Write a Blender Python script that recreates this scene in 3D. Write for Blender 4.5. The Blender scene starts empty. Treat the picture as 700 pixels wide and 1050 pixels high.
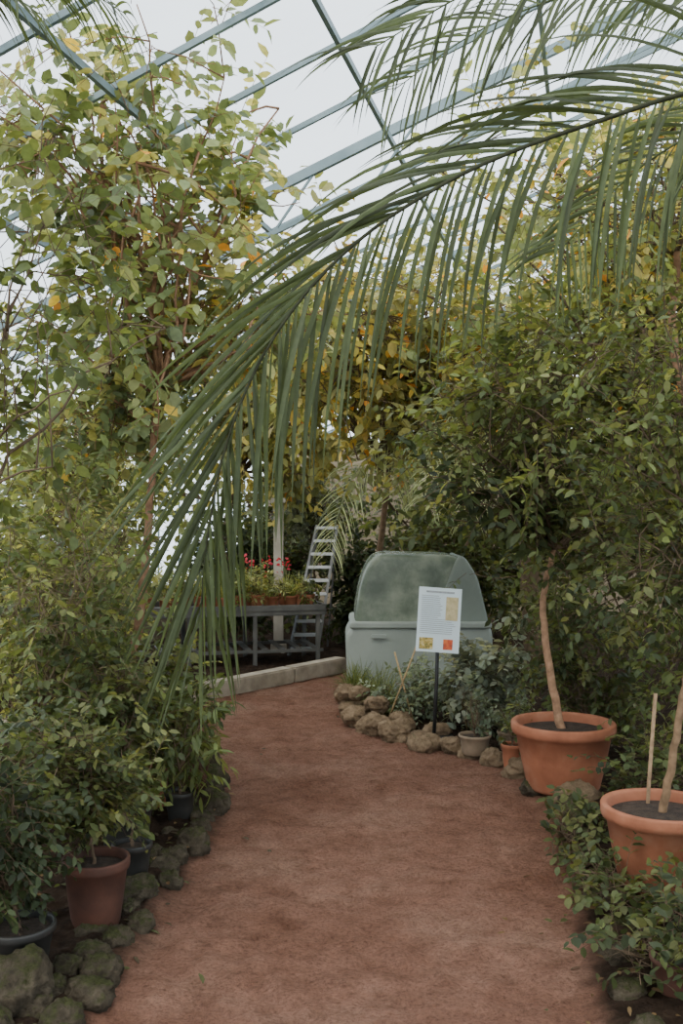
import bpy, bmesh, math
import numpy as np
from mathutils import Vector, noise, Matrix
R = np.random.default_rng(11)
scene = bpy.context.scene

# ------------------------------------------------------------------ materials
def new_mat(name):
    m = bpy.data.materials.new(name); m.use_nodes = True
    nt = m.node_tree; nt.nodes.clear()
    out = nt.nodes.new('ShaderNodeOutputMaterial')
    return m, nt, out
def ramp(nt, fac, stops):
    r = nt.nodes.new('ShaderNodeValToRGB')
    els = r.color_ramp.elements
    while len(els) < len(stops): els.new(0.5)
    for e, (p, c) in zip(els, stops):
        e.position = p; e.color = (*c, 1)
    nt.links.new(fac, r.inputs[0]); return r.outputs[0]
def noise_n(nt, scale, detail=6, rough=.6, co=None):
    n = nt.nodes.new('ShaderNodeTexNoise'); n.inputs['Scale'].default_value = scale
    n.inputs['Detail'].default_value = detail; n.inputs['Roughness'].default_value = rough
    if co is None:
        t = nt.nodes.new('ShaderNodeTexCoord'); co = t.outputs['Object']
    nt.links.new(co, n.inputs['Vector']); return n.outputs['Fac']
def bump(nt, h, strength, dist=.01):
    b = nt.nodes.new('ShaderNodeBump'); b.inputs['Strength'].default_value = strength
    b.inputs['Distance'].default_value = dist
    nt.links.new(h, b.inputs['Height']); return b.outputs['Normal']
def proc(name, stops, scale=8, rough=.8, bs=.3, bd=.01, metal=0, spec=.4, bscale=None):
    m, nt, out = new_mat(name)
    p = nt.nodes.new('ShaderNodeBsdfPrincipled')
    n = noise_n(nt, scale)
    nt.links.new(ramp(nt, n, stops), p.inputs['Base Color'])
    p.inputs['Roughness'].default_value = rough; p.inputs['Metallic'].default_value = metal
    p.inputs['Specular IOR Level'].default_value = spec
    if bs: nt.links.new(bump(nt, noise_n(nt, bscale or scale*4), bs, bd), p.inputs['Normal'])
    nt.links.new(p.outputs[0], out.inputs[0]); return m

def attr_mat(name, rough, transl, bs=0, nscale=30, lo=.8, hi=1.2, spec=.4):
    m, nt, out = new_mat(name)
    a = nt.nodes.new('ShaderNodeAttribute'); a.attribute_name = 'Col'
    n = noise_n(nt, nscale, 3)
    mr = nt.nodes.new('ShaderNodeMapRange'); mr.inputs[1].default_value=.3; mr.inputs[2].default_value=.7
    mr.inputs[3].default_value=lo; mr.inputs[4].default_value=hi
    nt.links.new(n, mr.inputs[0])
    vm = nt.nodes.new('ShaderNodeVectorMath'); vm.operation='SCALE'
    nt.links.new(a.outputs['Color'], vm.inputs[0]); nt.links.new(mr.outputs[0], vm.inputs['Scale'])
    p = nt.nodes.new('ShaderNodeBsdfPrincipled')
    nt.links.new(vm.outputs[0], p.inputs['Base Color']); p.inputs['Roughness'].default_value=rough
    p.inputs['Specular IOR Level'].default_value=spec
    if bs: nt.links.new(bump(nt, noise_n(nt, nscale*2), bs, .01), p.inputs['Normal'])
    if transl:
        t = nt.nodes.new('ShaderNodeBsdfTranslucent')
        v2 = nt.nodes.new('ShaderNodeVectorMath'); v2.operation='MULTIPLY'
        v2.inputs[1].default_value=(1.9,1.7,.95)
        nt.links.new(vm.outputs[0], v2.inputs[0]); nt.links.new(v2.outputs[0], t.inputs[0])
        mx = nt.nodes.new('ShaderNodeMixShader'); mx.inputs[0].default_value=transl
        nt.links.new(p.outputs[0], mx.inputs[1]); nt.links.new(t.outputs[0], mx.inputs[2])
        nt.links.new(mx.outputs[0], out.inputs[0])
    else: nt.links.new(p.outputs[0], out.inputs[0])
    return m
M_leaf = attr_mat('leaf', .5, .42, spec=.35)
M_bark = attr_mat('bark', .85, 0, .5, 25, .65, 1.3, .2)
M_terra = proc('terracotta', [(.3,(.25,.088,.045)),(.55,(.35,.13,.068)),(.75,(.41,.19,.115))], 6, .8, .2)
M_brown = proc('brown_clay_pot', [(.3,(.05,.022,.015)),(.7,(.115,.045,.028))], 7, .75, .15)
M_dark = proc('black_plastic_pot', [(.3,(.015,.015,.014)),(.7,(.035,.032,.028))], 7, .5, .1)
M_beige = proc('weathered_clay_pot', [(.3,(.16,.12,.08)),(.7,(.30,.22,.15))], 9, .85, .3)
M_soil = proc('potting_soil', [(.3,(.02,.014,.01)),(.7,(.075,.05,.035))], 30, .95, .8, .02)
PM = [M_leaf, M_bark, M_terra, M_soil, M_brown, M_dark, M_beige]

# ------------------------------------------------------------------ mesh builder
class MB:
    def __init__(s): s.v=[]; s.c=[]; s.f=[]; s.m=[]; s.sm=[]; s.n=0
    def add(s, v, faces, mat=0, col=(.5,.5,.5), smooth=True):
        v=np.asarray(v,float).reshape(-1,3)
        c=np.asarray(col,float)
        if c.ndim==1: c=np.tile(c,(len(v),1))
        s.v.append(v); s.c.append(c)
        if not isinstance(faces,(list,tuple)) or not isinstance(faces[0],np.ndarray): faces=[np.asarray(faces)]
        for f in faces:
            s.f.append(f.astype(np.int64)+s.n); s.m.append(np.full(len(f),mat)); s.sm.append(np.full(len(f),smooth))
        s.n+=len(v)
    def build(s, name, mats=PM):
        me=bpy.data.meshes.new(name)
        v=np.concatenate(s.v); c=np.concatenate(s.c)
        li=np.concatenate([f.ravel() for f in s.f])
        tot=np.concatenate([np.full(len(f),f.shape[1]) for f in s.f])
        st=np.concatenate([[0],np.cumsum(tot)[:-1]])
        me.vertices.add(len(v)); me.vertices.foreach_set('co',v.astype(np.float32).ravel())
        me.loops.add(len(li)); me.loops.foreach_set('vertex_index',li.astype(np.int32))
        me.polygons.add(len(tot)); me.polygons.foreach_set('loop_start',st.astype(np.int32))
        for m in mats: me.materials.append(m)
        me.polygons.foreach_set('material_index',np.concatenate(s.m).astype(np.int32))
        me.update(calc_edges=True)
        me.polygons.foreach_set('use_smooth',np.concatenate(s.sm).astype(bool))
        a=me.color_attributes.new('Col','FLOAT_COLOR','POINT')
        a.data.foreach_set('color',np.concatenate([c,np.ones((len(c),1))],1).astype(np.float32).ravel())
        me.validate()
        o=bpy.data.objects.new(name,me); scene.collection.objects.link(o); return o

def nz(a): return a/np.maximum(np.linalg.norm(a,axis=-1,keepdims=True),1e-9)
def tube(mb, pts, rad, sides=8, mat=1, col=(.12,.08,.05), cap=True):
    pts=np.asarray(pts,float); n=len(pts)
    rad=np.broadcast_to(np.asarray(rad,float),(n,)) if np.ndim(rad)<2 else rad
    t=nz(np.gradient(pts,axis=0)); ref=np.array([0,1,0.]) if abs(t[0][1])<.8 else np.array([1.,0,0])
    a=nz(np.cross(t,ref)); b=np.cross(t,a)
    th=np.linspace(0,2*np.pi,sides,endpoint=False)
    v=pts[:,None]+rad[:,None,None]*(np.cos(th)[None,:,None]*a[:,None]+np.sin(th)[None,:,None]*b[:,None])
    i=np.arange(n-1)[:,None]*sides; j=np.arange(sides)[None]; k=(j+1)%sides
    f=np.stack([i+j,i+k,i+sides+k,i+sides+j],-1).reshape(-1,4)
    fs=[f]
    if cap: fs+= [np.arange(sides)[None,::-1].copy(), (np.arange(sides)+(n-1)*sides)[None]]
    mb.add(v.reshape(-1,3),fs,mat,col)
def add_bm(mb,bm,mat,col=(.5,.5,.5),smooth=True):
    bm.verts.index_update()
    V=np.array([v.co[:] for v in bm.verts]); by={}
    for f in bm.faces: by.setdefault(len(f.verts),[]).append([v.index for v in f.verts])
    mb.add(V,[np.array(x) for x in by.values()],mat,col,smooth); bm.free()
def box(mb, c, s, mat=0, rz=0, rx=0, col=(.5,.5,.5), bev=0.004):
    bm=bmesh.new(); bmesh.ops.create_cube(bm,size=1)
    for v in bm.verts: v.co=Vector((v.co.x*s[0],v.co.y*s[1],v.co.z*s[2]))
    if bev: bmesh.ops.bevel(bm,geom=bm.edges[:],offset=min(bev,min(s)*.3),segments=2,affect='EDGES')
    bmesh.ops.transform(bm,matrix=Matrix.Translation(Vector(c))@Matrix.Rotation(rz,4,'Z')@Matrix.Rotation(rx,4,'X'),verts=bm.verts)
    add_bm(mb,bm,mat,col,False)
def beam(mb,p,q,w,h,mat=0):
    p=np.array(p,float); q=np.array(q,float); t=nz(q-p)
    up=np.array([0,0,1.]) if abs(t[2])<.95 else np.array([0,1.,0])
    a=nz(np.cross(t,up))*w/2; b=np.cross(nz(a),t)*h/2
    v=[p+a+b,p-a+b,p-a-b,p+a-b,q+a+b,q-a+b,q-a-b,q+a-b]
    mb.add(v,np.array([[0,1,2,3],[7,6,5,4],[0,4,5,1],[1,5,6,2],[2,6,7,3],[3,7,4,0]]),mat,smooth=False)
def lathe(mb,x,y,prof,mat,sides=40,z0=0):
    th=np.linspace(0,2*np.pi,sides,endpoint=False); n=len(prof)
    v=np.array([[[r*math.cos(t),r*math.sin(t),z] for t in th] for r,z in prof]).reshape(-1,3)
    v+=np.array([x,y,z0])
    i=np.arange(n-1)[:,None]*sides; j=np.arange(sides)[None]; k=(j+1)%sides
    mb.add(v,[np.stack([i+j,i+k,i+sides+k,i+sides+j],-1).reshape(-1,4)],mat)
def pot(mb,x,y,r,h,rb=None,mat=2,z0=0.0,sides=40):
    rb=rb or r*.66; rim=h*.17; t=r*.09
    P=[(0,.002),(rb*.95,.002),(rb,.012*h/.3+.002),(rb+(r*.93-rb)*.5,h*.45),(r*.91,h-rim-.002),(r*.98,h-rim+.004),(r,h-rim*.6),(r*1.0,h-.006),(r*.985,h),(r-t,h),(r-t*1.3,h-.01),(r-t*1.5,h-rim*.8)]
    lathe(mb,x,y,P,mat,sides,z0)
    rs=r-t*1.45; lathe(mb,x,y,[(rs,h-rim*.8),(rs*.6,h-rim*.62),(0.001,h-rim*.55)],3,sides,z0)

# ------------------------------------------------------------------ path outline (world metres)
PY=np.array([-3,2.0,2.9,4.1,4.7,5.3,5.8,6.2,6.5,7.1,7.8,8.6,9.3,9.6])
PL=np.array([-.85,-.8,-.74,-.66,-.60,-.64,-.72,-.8,-.95,-1.3,-1.1,-.55,-.02,.3])
PR=np.array([.8,.78,.76,.95,1.05,1.08,1.02,.85,.62,.12,.06,.03,.25,.5])
def path_d(x,y):
    return np.minimum(x-np.interp(y,PY,PL), np.interp(y,PY,PR)-x)   # >0 inside
# ------------------------------------------------------------------ leaves
T_leaf=(np.array([[0,0,0],[.5,0,0],[1,0,-.1],[.25,-.8,.05],[.62,-.85,.03],[.25,.8,.05],[.62,.85,.03]]),
        [np.array([[0,1,4,3],[0,5,6,1]]),np.array([[1,2,4],[1,6,2]])])
def leaves(mb,base,d,up,L,W,col,mat=0,clip=True):
    if clip:
        ok=(base[:,1]>2.35)&~((path_d(base[:,0],base[:,1])>.10)&(base[:,2]<1.25)&(base[:,1]<9.2))&(base[:,2]>.02)
        base,d,up,L,W,col=base[ok],d[ok],up[ok],L[ok],W[ok],col[ok]
    if not len(base): return
    d=nz(d); s=nz(np.cross(d,up)); n=np.cross(s,d)
    T,F=T_leaf; K=len(T)
    v=base[:,None]+d[:,None]*(T[None,:,0:1]*L[:,None,None])+s[:,None]*(T[None,:,1:2]*W[:,None,None]/2)+n[:,None]*(T[None,:,2:3]*L[:,None,None])
    o=np.arange(len(base))[:,None,None]*K
    mb.add(v.reshape(-1,3),[(f[None]+o).reshape(-1,f.shape[1]) for f in F],mat,np.repeat(col,K,0),True)
def twig_tubes(mb,P,r,col):
    n,k,_=P.shape
    t=nz(np.gradient(P,axis=1)); a=nz(np.cross(t,np.array([.3,.9,.2]))); b=np.cross(t,a)
    th=np.array([0,2.094,4.189]); rr=np.linspace(1,.35,k)[None,:,None,None]*r
    v=P[:,:,None]+rr*(np.cos(th)[:,None]*a[:,:,None]+np.sin(th)[:,None]*b[:,:,None])
    o=(np.arange(n)*k*3)[:,None,None]; i=(np.arange(k-1)*3)[None,:,None]; j=np.arange(3)[None,None]; q=(j+1)%3
    f=np.stack([o+i+j,o+i+q,o+i+3+q,o+i+3+j],-1).reshape(-1,4)
    mb.add(v.reshape(-1,3),[f],1,col)
PAL={
 'dark':[(.042,.060,.026),(.056,.076,.030),(.033,.046,.022)],
 'mid':[(.100,.130,.046),(.128,.158,.052),(.078,.104,.038),(.17,.185,.064)],
 'midd':[(.070,.092,.036),(.095,.118,.040),(.052,.070,.030),(.13,.142,.052)],
 'light':[(.185,.215,.08),(.235,.26,.095),(.145,.175,.068),(.29,.29,.11)],
 'yell':[(.28,.31,.13),(.35,.355,.145),(.22,.25,.10),(.18,.22,.09),(.40,.35,.12)],
 'green':[(.21,.26,.12),(.27,.31,.14),(.16,.205,.095),(.135,.175,.085),(.34,.33,.13)],
 'olive':[(.20,.20,.072),(.25,.24,.085),(.15,.165,.062),(.33,.28,.09)],
 'blue':[(.16,.20,.135),(.21,.25,.175),(.12,.155,.108)],
 'grey':[(.20,.23,.18),(.25,.27,.21),(.145,.17,.135)],
}
BK=(.13,.09,.058)
def foliage(mb,attach,c,r,nb=8,nsub=30,ntw=300,tl=.28,k=8,L=.07,W=.03,pal='mid',droop=.2,up=.15,br=.014,tr=.0022,bark=BK,ld=.15,orange=0,jit=.3,upr=.45,clip=True,t0=3,spread=.7):
    attach=np.array(attach,float); c=np.array(c,float); r=np.array(r,float)
    nodes=[]; paths=[]
    s=np.linspace(0,1,9)[:,None]
    for i in range(nb):
        u=nz(R.normal(size=3)); 
        e=c+r*u*R.uniform(.45,1.0)
        dist=np.linalg.norm(e-attach)
        ctl=attach+(e-attach)*.35+np.array([0,0,.18*dist])+R.normal(size=3)*.08*dist
        p=(1-s)**2*attach+2*s*(1-s)*ctl+s**2*e
        p[1:-1]+=R.normal(size=(7,3))*.012*dist
        tube(mb,p,np.linspace(br,br*.3,9),6,1,bark); paths.append(p); nodes.append(p[t0:])
    for i in range(nsub):
        p0=paths[R.integers(nb)][R.integers(3,9)]
        e=c+r*nz(R.normal(size=3))*R.uniform(.4,1.15)
        e=p0+(e-p0)*min(1,spread/max(.1,np.linalg.norm((e-p0)/r)) )
        s5=np.linspace(0,1,6)[:,None]; p=p0+(e-p0)*s5; p[:,2]+=.12*np.linalg.norm(e-p0)*np.sin(s5[:,0]*3.14); p[1:-1]+=R.normal(size=(4,3))*.012
        tube(mb,p,np.linspace(br*.45,br*.15,6),5,1,bark); nodes.append(p[2:])
    N=np.concatenate(nodes); st=N[R.integers(len(N),size=ntw)]+R.normal(size=(ntw,3))*.03
    out=nz((st-c)/r); d=nz(R.normal(size=(ntw,3))*.6+out*.5+np.array([0,0,up]))
    ln=tl*R.uniform(.6,1.5,ntw)
    sg=np.linspace(0,1,5)
    P=st[:,None]+d[:,None]*(sg[None,:,None]*ln[:,None,None]); P[:,:,2]-=droop*ln[:,None]*sg[None]**2
    okk=~((path_d(P[:,-1,0],P[:,-1,1])>.12)&(P[:,-1,2]<1.25)&(P[:,-1,1]<9.2))&(P[:,-1,1]>2.4) if clip else np.ones(ntw,bool)
    P=P[okk]; d=d[okk]; ln=ln[okk]; n=len(P)
    if n==0: return
    twig_tubes(mb,P,tr,bark)
    t=(np.arange(k)[None]+.6+R.uniform(-.3,.3,(n,k)))/k*.85+.15; t=np.minimum(t,1)
    B=P[:,0][:,None]+d[:,None]*(t*ln[:,None])[:,:,None]; B[:,:,2]-=droop*ln[:,None]*t**2
    tan=nz(d[:,None]+np.stack([0*t,0*t,-2*droop*t],-1))
    side=nz(np.cross(tan,np.array([0,0,1.])+R.normal(size=(n,1,3))*.5))
    sgn=np.where(np.arange(k)%2==0,1.,-1.)[None,:,None]
    ldir=nz(tan*.6+side*sgn*.8+R.normal(size=(n,k,3))*.25+np.array([0,0,-ld]))
    upv=np.array([0,0,1.])+R.normal(size=(n,k,3))*upr
    sc=R.uniform(.65,1.2,(n,k))*(1-.25*np.abs(t-.6))
    pl=np.array(PAL[pal]); ci=R.integers(len(pl),size=n)
    col=pl[ci][:,None]*R.uniform(.7,1.35,(n,1,1))*R.uniform(1-jit,1+jit,(n,k,1))
    if orange:
        m=R.random((n,k))<orange; oc=np.array([[.75,.33,.05],[.6,.42,.07],[.55,.38,.08]])[R.integers(3,size=(n,k))]
        col=np.where(m[:,:,None],oc*R.uniform(.6,1.2,(n,k,1)),col)
    leaves(mb,B.reshape(-1,3),ldir.reshape(-1,3),upv.reshape(-1,3),(L*sc).ravel(),(W*sc).ravel(),col.reshape(-1,3),clip=clip)
def trunk(mb,pts,r0,r1,col=BK,n=24,wob=.01):
    pts=np.array(pts,float); u=np.linspace(0,len(pts)-1,n); 
    p=np.stack([np.interp(u,np.arange(len(pts)),pts[:,i]) for i in range(3)],1)
    for _ in range(3): p[1:-1]=(p[:-2]+2*p[1:-1]+p[2:])/4
    p[1:-1]+=R.normal(size=(n-2,3))*wob*.3
    tube(mb,p,np.linspace(r0,r1,n),10,1,col)

# ------------------------------------------------------------------ palm fronds
def spline(pts,n):
    pts=np.array(pts,float); m=len(pts)
    P=np.vstack([2*pts[0]-pts[1],pts,2*pts[-1]-pts[-2]])
    u=np.linspace(0,m-1-1e-6,n); i=u.astype(int); f=(u-i)[:,None]
    a,b,c,d=P[i],P[i+1],P[i+2],P[i+3]
    return .5*((2*b)+(c-a)*f+(2*a-5*b+4*c-d)*f**2+(3*b-a-3*c+d)*f**3)
def frond(mb,pts,nl=60,LA=.5,LB=.5,W=.02,r0=.012,col=(.05,.085,.035),rcol=(.08,.10,.04),
          A=(.75,.6,.15,.5),B=(.45,-.65,-.25,1.6),KA=None,KB=None,start=.02,twist=None,lenp=None,seg=9,vary=.2):
    pts=spline(pts,80); 
    dl=np.concatenate([[0],np.cumsum(np.linalg.norm(np.diff(pts,axis=0),axis=1))]); uu=np.linspace(0,dl[-1],80)
    pts=np.stack([np.interp(uu,dl,pts[:,i]) for i in range(3)],1); n=80
    tube(mb,pts,np.linspace(r0,r0*.2,n),8,1,rcol)
    T=nz(np.gradient(pts,axis=0))
    for row,key,LL in ((0,KA or [(0,A)],LA),(1,KB or [(0,B)],LB)):
        u=np.linspace(start,.995,nl)+R.uniform(-.004,.004,nl); u=np.clip(u,0,1)
        ks=[q[0] for q in key]; ct,cn,cy,dr=[np.interp(u,ks,[q[1][z] for q in key]) for z in range(4)]
        u=u*(n-1)
        ii=np.minimum(u.astype(int),n-2); f=(u-ii)[:,None]
        base=pts[ii]*(1-f)+pts[ii+1]*f; t=T[ii]
        Nn=nz(np.stack([t[:,2],0*t[:,0],-t[:,0]],1)) if twist is None else nz(np.cross(t,np.broadcast_to(np.array(twist,float),t.shape)))
        yy=np.broadcast_to(np.array([0,1.,0]),t.shape) if twist is None else nz(np.cross(Nn,t))
        d=nz(t*ct[:,None]+Nn*cn[:,None]+yy*cy[:,None]+R.normal(size=(nl,3))*vary*.3)
        uu=u/(n-1); prof=np.clip(.55+uu*2.2,0,1)*(1-.38*np.clip((uu-.6)/.4,0,1)**1.2)
        if lenp is not None: prof=np.interp(uu,lenp[0],lenp[1])
        L=LL*prof*R.uniform(1-vary*.6,1+vary*.4,nl)
        P=[base]; dd=d.copy(); step=L/seg
        drr=dr*R.uniform(.75,1.25,nl)
        for k in range(seg):
            dd=nz(dd+np.array([0,0,-1.])*(drr*(.35+1.1*k/seg)/seg)[:,None]); P.append(P[-1]+dd*step[:,None])
        P=np.stack(P,1)
        tt=nz(np.gradient(P,axis=1)); ref=nz(np.cross(t,d)); side=nz(np.cross(tt,ref[:,None]))
        rnd=R.uniform(-.9,.9,nl)[:,None,None]; side=nz(side+ref[:,None]*rnd)
        nrm=np.cross(side,tt)
        s=np.linspace(0,1,seg+1); wp=np.interp(s,[0,.12,.35,.7,1],[.35,.85,1,.72,.03])[None,:,None]*W/2
        l=P-side*wp+nrm*wp*.45; rr=P+side*wp+nrm*wp*.45
        V=np.stack([l,P,rr],2).reshape(nl,-1,3); K=V.shape[1]
        o=(np.arange(nl)*K)[:,None,None]; i=(np.arange(seg)*3)[None,:,None]; j=np.array([0,1])[None,None]
        F=np.stack([o+i+j,o+i+j+1,o+i+3+j+1,o+i+3+j],-1).reshape(-1,4)
        c=np.array(col)*R.uniform(.55,1.5,(nl,1)); c=np.repeat(c,K,0)
        mb.add(V.reshape(-1,3),[F],0,c)

# ================================================================== GROUND
gx=np.concatenate([np.linspace(-9,-1.4,50,endpoint=False),np.linspace(-1.4,1.4,170,endpoint=False),np.linspace(1.4,9,50)])
gy=np.concatenate([np.linspace(-4,2,20,endpoint=False),np.linspace(2,6,230,endpoint=False),np.linspace(6,10,110,endpoint=False),np.linspace(10,20,40)])
X,Y=np.meshgrid(gx,gy); PD=path_d(X,Y)
Hn=np.array([[noise.fractal(Vector((a*2.6,b*2.6,0)),1,2,4) for a in gx] for b in gy])
Hf=np.array([[noise.fractal(Vector((a*8,b*8,3)),.8,2,4) for a in gx] for b in gy])
mask=np.clip(PD/.12+.5+Hf*.5,0,1)
Z=(1-mask)*(.035+.03*Hf)+mask*(.012*Hn+.016*Hf)
nx,ny=len(gx),len(gy)
V=np.stack([X,Y,Z],-1).reshape(-1,3)
i=np.arange(ny-1)[:,None]*nx; j=np.arange(nx-1)[None]
F=np.stack([i+j,i+j+1,i+nx+j+1,i+nx+j],-1).reshape(-1,4)
m,nt,out=new_mat('packed_earth')
a=nt.nodes.new('ShaderNodeAttribute'); a.attribute_name='Col'
p=nt.nodes.new('ShaderNodeBsdfPrincipled'); p.inputs['Roughness'].default_value=.95; p.inputs['Specular IOR Level'].default_value=.1
n1=noise_n(nt,1.6,10,.7); n2=noise_n(nt,70,5,.75); n3=noise_n(nt,8,9,.72)
c1=ramp(nt,n1,[(.34,(.31,.15,.098)),(.5,(.41,.215,.15)),(.66,(.49,.285,.205))])
c2=ramp(nt,n2,[(.3,(.55,.5,.48)),(.5,(1,1,1)),(.7,(1.25,1.2,1.15))])
c3=ramp(nt,n3,[(.35,(.72,.69,.66)),(.5,(.96,.96,.96)),(.62,(1.1,1.1,1.1))])
mm=nt.nodes.new('ShaderNodeVectorMath'); mm.operation='MULTIPLY'; nt.links.new(c1,mm.inputs[0]); nt.links.new(c2,mm.inputs[1])
m3=nt.nodes.new('ShaderNodeVectorMath'); m3.operation='MULTIPLY'; nt.links.new(mm.outputs[0],m3.inputs[0]); nt.links.new(c3,m3.inputs[1])
cs=ramp(nt,noise_n(nt,14,6,.7),[(.3,(.025,.016,.011)),(.6,(.08,.05,.033)),(.8,(.13,.09,.06))])
mx=nt.nodes.new('ShaderNodeMix'); mx.data_type='RGBA'
sx=nt.nodes.new('ShaderNodeSeparateXYZ'); nt.links.new(a.outputs['Vector'],sx.inputs[0])
nt.links.new(sx.outputs[0],mx.inputs[0]); nt.links.new(cs,mx.inputs[6]); nt.links.new(m3.outputs[0],mx.inputs[7])
nt.links.new(mx.outputs[2],p.inputs['Base Color'])
ad=nt.nodes.new('ShaderNodeMath'); ad.operation='MULTIPLY_ADD'; ad.inputs[1].default_value=4
nt.links.new(noise_n(nt,10,9,.75),ad.inputs[0]); nt.links.new(n2,ad.inputs[2])
nt.links.new(bump(nt,ad.outputs[0],1.0,.045),p.inputs['Normal']); nt.links.new(p.outputs[0],out.inputs[0])
mb=MB(); mb.add(V,[F],0,np.repeat(mask.reshape(-1,1),3,1)); mb.build('floor',[m])

mb=MB(); n=2600
x=R.uniform(-2.2,2.2,n); y=R.uniform(2.6,8,n); pdv=path_d(x,y); keep=(pdv<.06)|((R.random(n)<.05)&(pdv<.35))
x,y=x[keep],y[keep]; n=len(x)
base=np.stack([x,y,np.where(path_d(x,y)>0,.016,.055)],1); th=R.uniform(0,6.28,n)
d=np.stack([np.cos(th),np.sin(th),R.normal(size=n)*.15],1)
cc=np.array([(.13,.08,.04),(.2,.13,.06),(.08,.06,.035),(.1,.11,.045)])[R.integers(4,size=n)]
leaves(mb,base,d,np.array([0,0,1.])+R.normal(size=(n,3))*.2,R.uniform(.02,.05,n),R.uniform(.012,.025,n),cc,clip=False)
mb.build('leaf_litter')

# ================================================================== ROCKS
def rockmat(name,a1,a2,moss,amt):
    m,nt,out=new_mat(name); p=nt.nodes.new('ShaderNodeBsdfPrincipled'); p.inputs['Roughness'].default_value=.95; p.inputs['Specular IOR Level'].default_value=.15
    c=ramp(nt,noise_n(nt,14,8,.75),[(.32,a1),(.68,a2)])
    g=nt.nodes.new('ShaderNodeNewGeometry'); s=nt.nodes.new('ShaderNodeSeparateXYZ'); nt.links.new(g.outputs['Normal'],s.inputs[0])
    ma=nt.nodes.new('ShaderNodeMath'); ma.operation='MULTIPLY_ADD'; ma.inputs[1].default_value=.22; nt.links.new(s.outputs[2],ma.inputs[0]); nt.links.new(noise_n(nt,12,8,.8),ma.inputs[2])
    f=ramp(nt,ma.outputs[0],[(amt,(0,0,0)),(amt+.12,(1,1,1))])
    mx=nt.nodes.new('ShaderNodeMix'); mx.data_type='RGBA'; nt.links.new(f,mx.inputs[0]); nt.links.new(c,mx.inputs[6])
    mc=ramp(nt,noise_n(nt,60,5,.7),[(.3,tuple(.45*q for q in moss)),(.7,tuple(1.5*q for q in moss))]); nt.links.new(mc,mx.inputs[7])
    nt.links.new(mx.outputs[2],p.inputs['Base Color'])
    nt.links.new(bump(nt,noise_n(nt,38,9,.8),1,.04),p.inputs['Normal']); nt.links.new(p.outputs[0],out.inputs[0]); return m
RM=[rockmat('mossy_rock',(.04,.032,.022),(.18,.145,.10),(.070,.075,.028),.62),rockmat('tan_rock',(.15,.10,.062),(.46,.33,.21),(.10,.11,.045),.74)]
def rock(mb,x,y,z,sx,sy,sz,mat):
    bm=bmesh.new(); bmesh.ops.create_icosphere(bm,subdivisions=4,radius=1)
    o=Vector(R.uniform(-50,50,3)); rz=R.uniform(0,3)
    for v in bm.verts:
        q=v.co.copy(); h=noise.noise(q*.9+o)*.4+(abs(noise.noise(q*2.3+o)))*-.35+.08+noise.fractal(q*5+o,1,2,5)*.14
        q=q*(1+h); q=Vector((q.x*sx,q.y*sy,q.z*sz)); q.rotate(Matrix.Rotation(rz,3,'Z')); v.co=q+Vector((x,y,z))
    add_bm(mb,bm,mat)
mb=MB()
for y in np.arange(2.75,6.5,.135):
    s=R.uniform(.045,.08); rock(mb,np.interp(y,PY,PL)-.05+R.normal()*.03,y,s*.35,s,s*.95,s*R.uniform(.7,1.1),0)
    if R.random()<.6: s=R.uniform(.04,.065); rock(mb,np.interp(y,PY,PL)-.16,y+.05,s*.5,s,s,s*.8,0)
rock(mb,-.96,3.0,.06,.11,.09,.12,0); rock(mb,-.80,2.86,.02,.06,.07,.06,0); rock(mb,-1.0,2.8,.03,.08,.08,.09,0)
mb.build('rock_border',RM)
mb=MB()
for (x,y,s,z) in [(.07,7.25,.10,.06),(.10,7.0,.10,.05),(.04,7.3,.08,.17),(.13,7.15,.07,.2),(.22,6.75,.12,.05),(.37,6.55,.11,.05),(.25,6.95,.08,.16),(.52,6.3,.11,.03),(.68,6.22,.07,.04),(.80,6.12,.08,.0),(.90,5.9,.08,.03),(1.02,5.66,.09,.04),(1.10,5.48,.09,.04),(1.02,5.3,.07,.03),(1.2,5.1,.1,.05),(.13,7.5,.1,.06),(.10,7.8,.11,.06),(.40,6.75,.09,.07),(.62,6.5,.08,.06)]:
    rock(mb,x,y,z,s*R.uniform(.9,1.15),s,s*.8,1 if y>5.4 else int(R.random()<.5))
for y in np.arange(2.8,5.0,.24):
    s=R.uniform(.05,.085); rock(mb,np.interp(y,PY,PR)+.08+R.normal()*.02,y,s*.4,s,s,s*.8,0)
mb.build('rock_border',RM)

# ================================================================== GREENHOUSE SHELL
M_frame=proc('painted_steel',[(.3,(.14,.20,.22)),(.7,(.22,.29,.31))],5,.5,.05,metal=.0)
m,nt,out=new_mat('window_glass'); tr=nt.nodes.new('ShaderNodeBsdfTransparent'); tr.inputs[0].default_value=(.93,.96,.97,1)
gl=nt.nodes.new('ShaderNodeBsdfGlossy'); gl.inputs['Roughness'].default_value=.08; mx=nt.nodes.new('ShaderNodeMixShader')
c=ramp(nt,noise_n(nt,1.2,3),[(.3,(.02,.02,.02)),(.7,(.08,.08,.08))]); nt.links.new(c,mx.inputs[0])
nt.links.new(tr.outputs[0],mx.inputs[1]); nt.links.new(gl.outputs[0],mx.inputs[2]); nt.links.new(mx.outputs[0],out.inputs[0]); M_glass=m
yaw=math.radians(14); AX=np.array([math.sin(yaw),math.cos(yaw),0]); BX=np.array([math.cos(yaw),-math.sin(yaw),0])
def G(l,a,z): return AX*a+BX*l+np.array([0,0,z])
LW,RW,RG=-4.9,7.0,1.6; EV=2.35; SL=.40; RZ=EV+(RG-LW)*SL; A0,A1=-3.,15.
def quad(name,ps,mat):
    mb=MB(); mb.add(ps,np.array([[0,1,2,3]]),0,smooth=False); return mb.build(name,[mat])
fr=MB()
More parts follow.
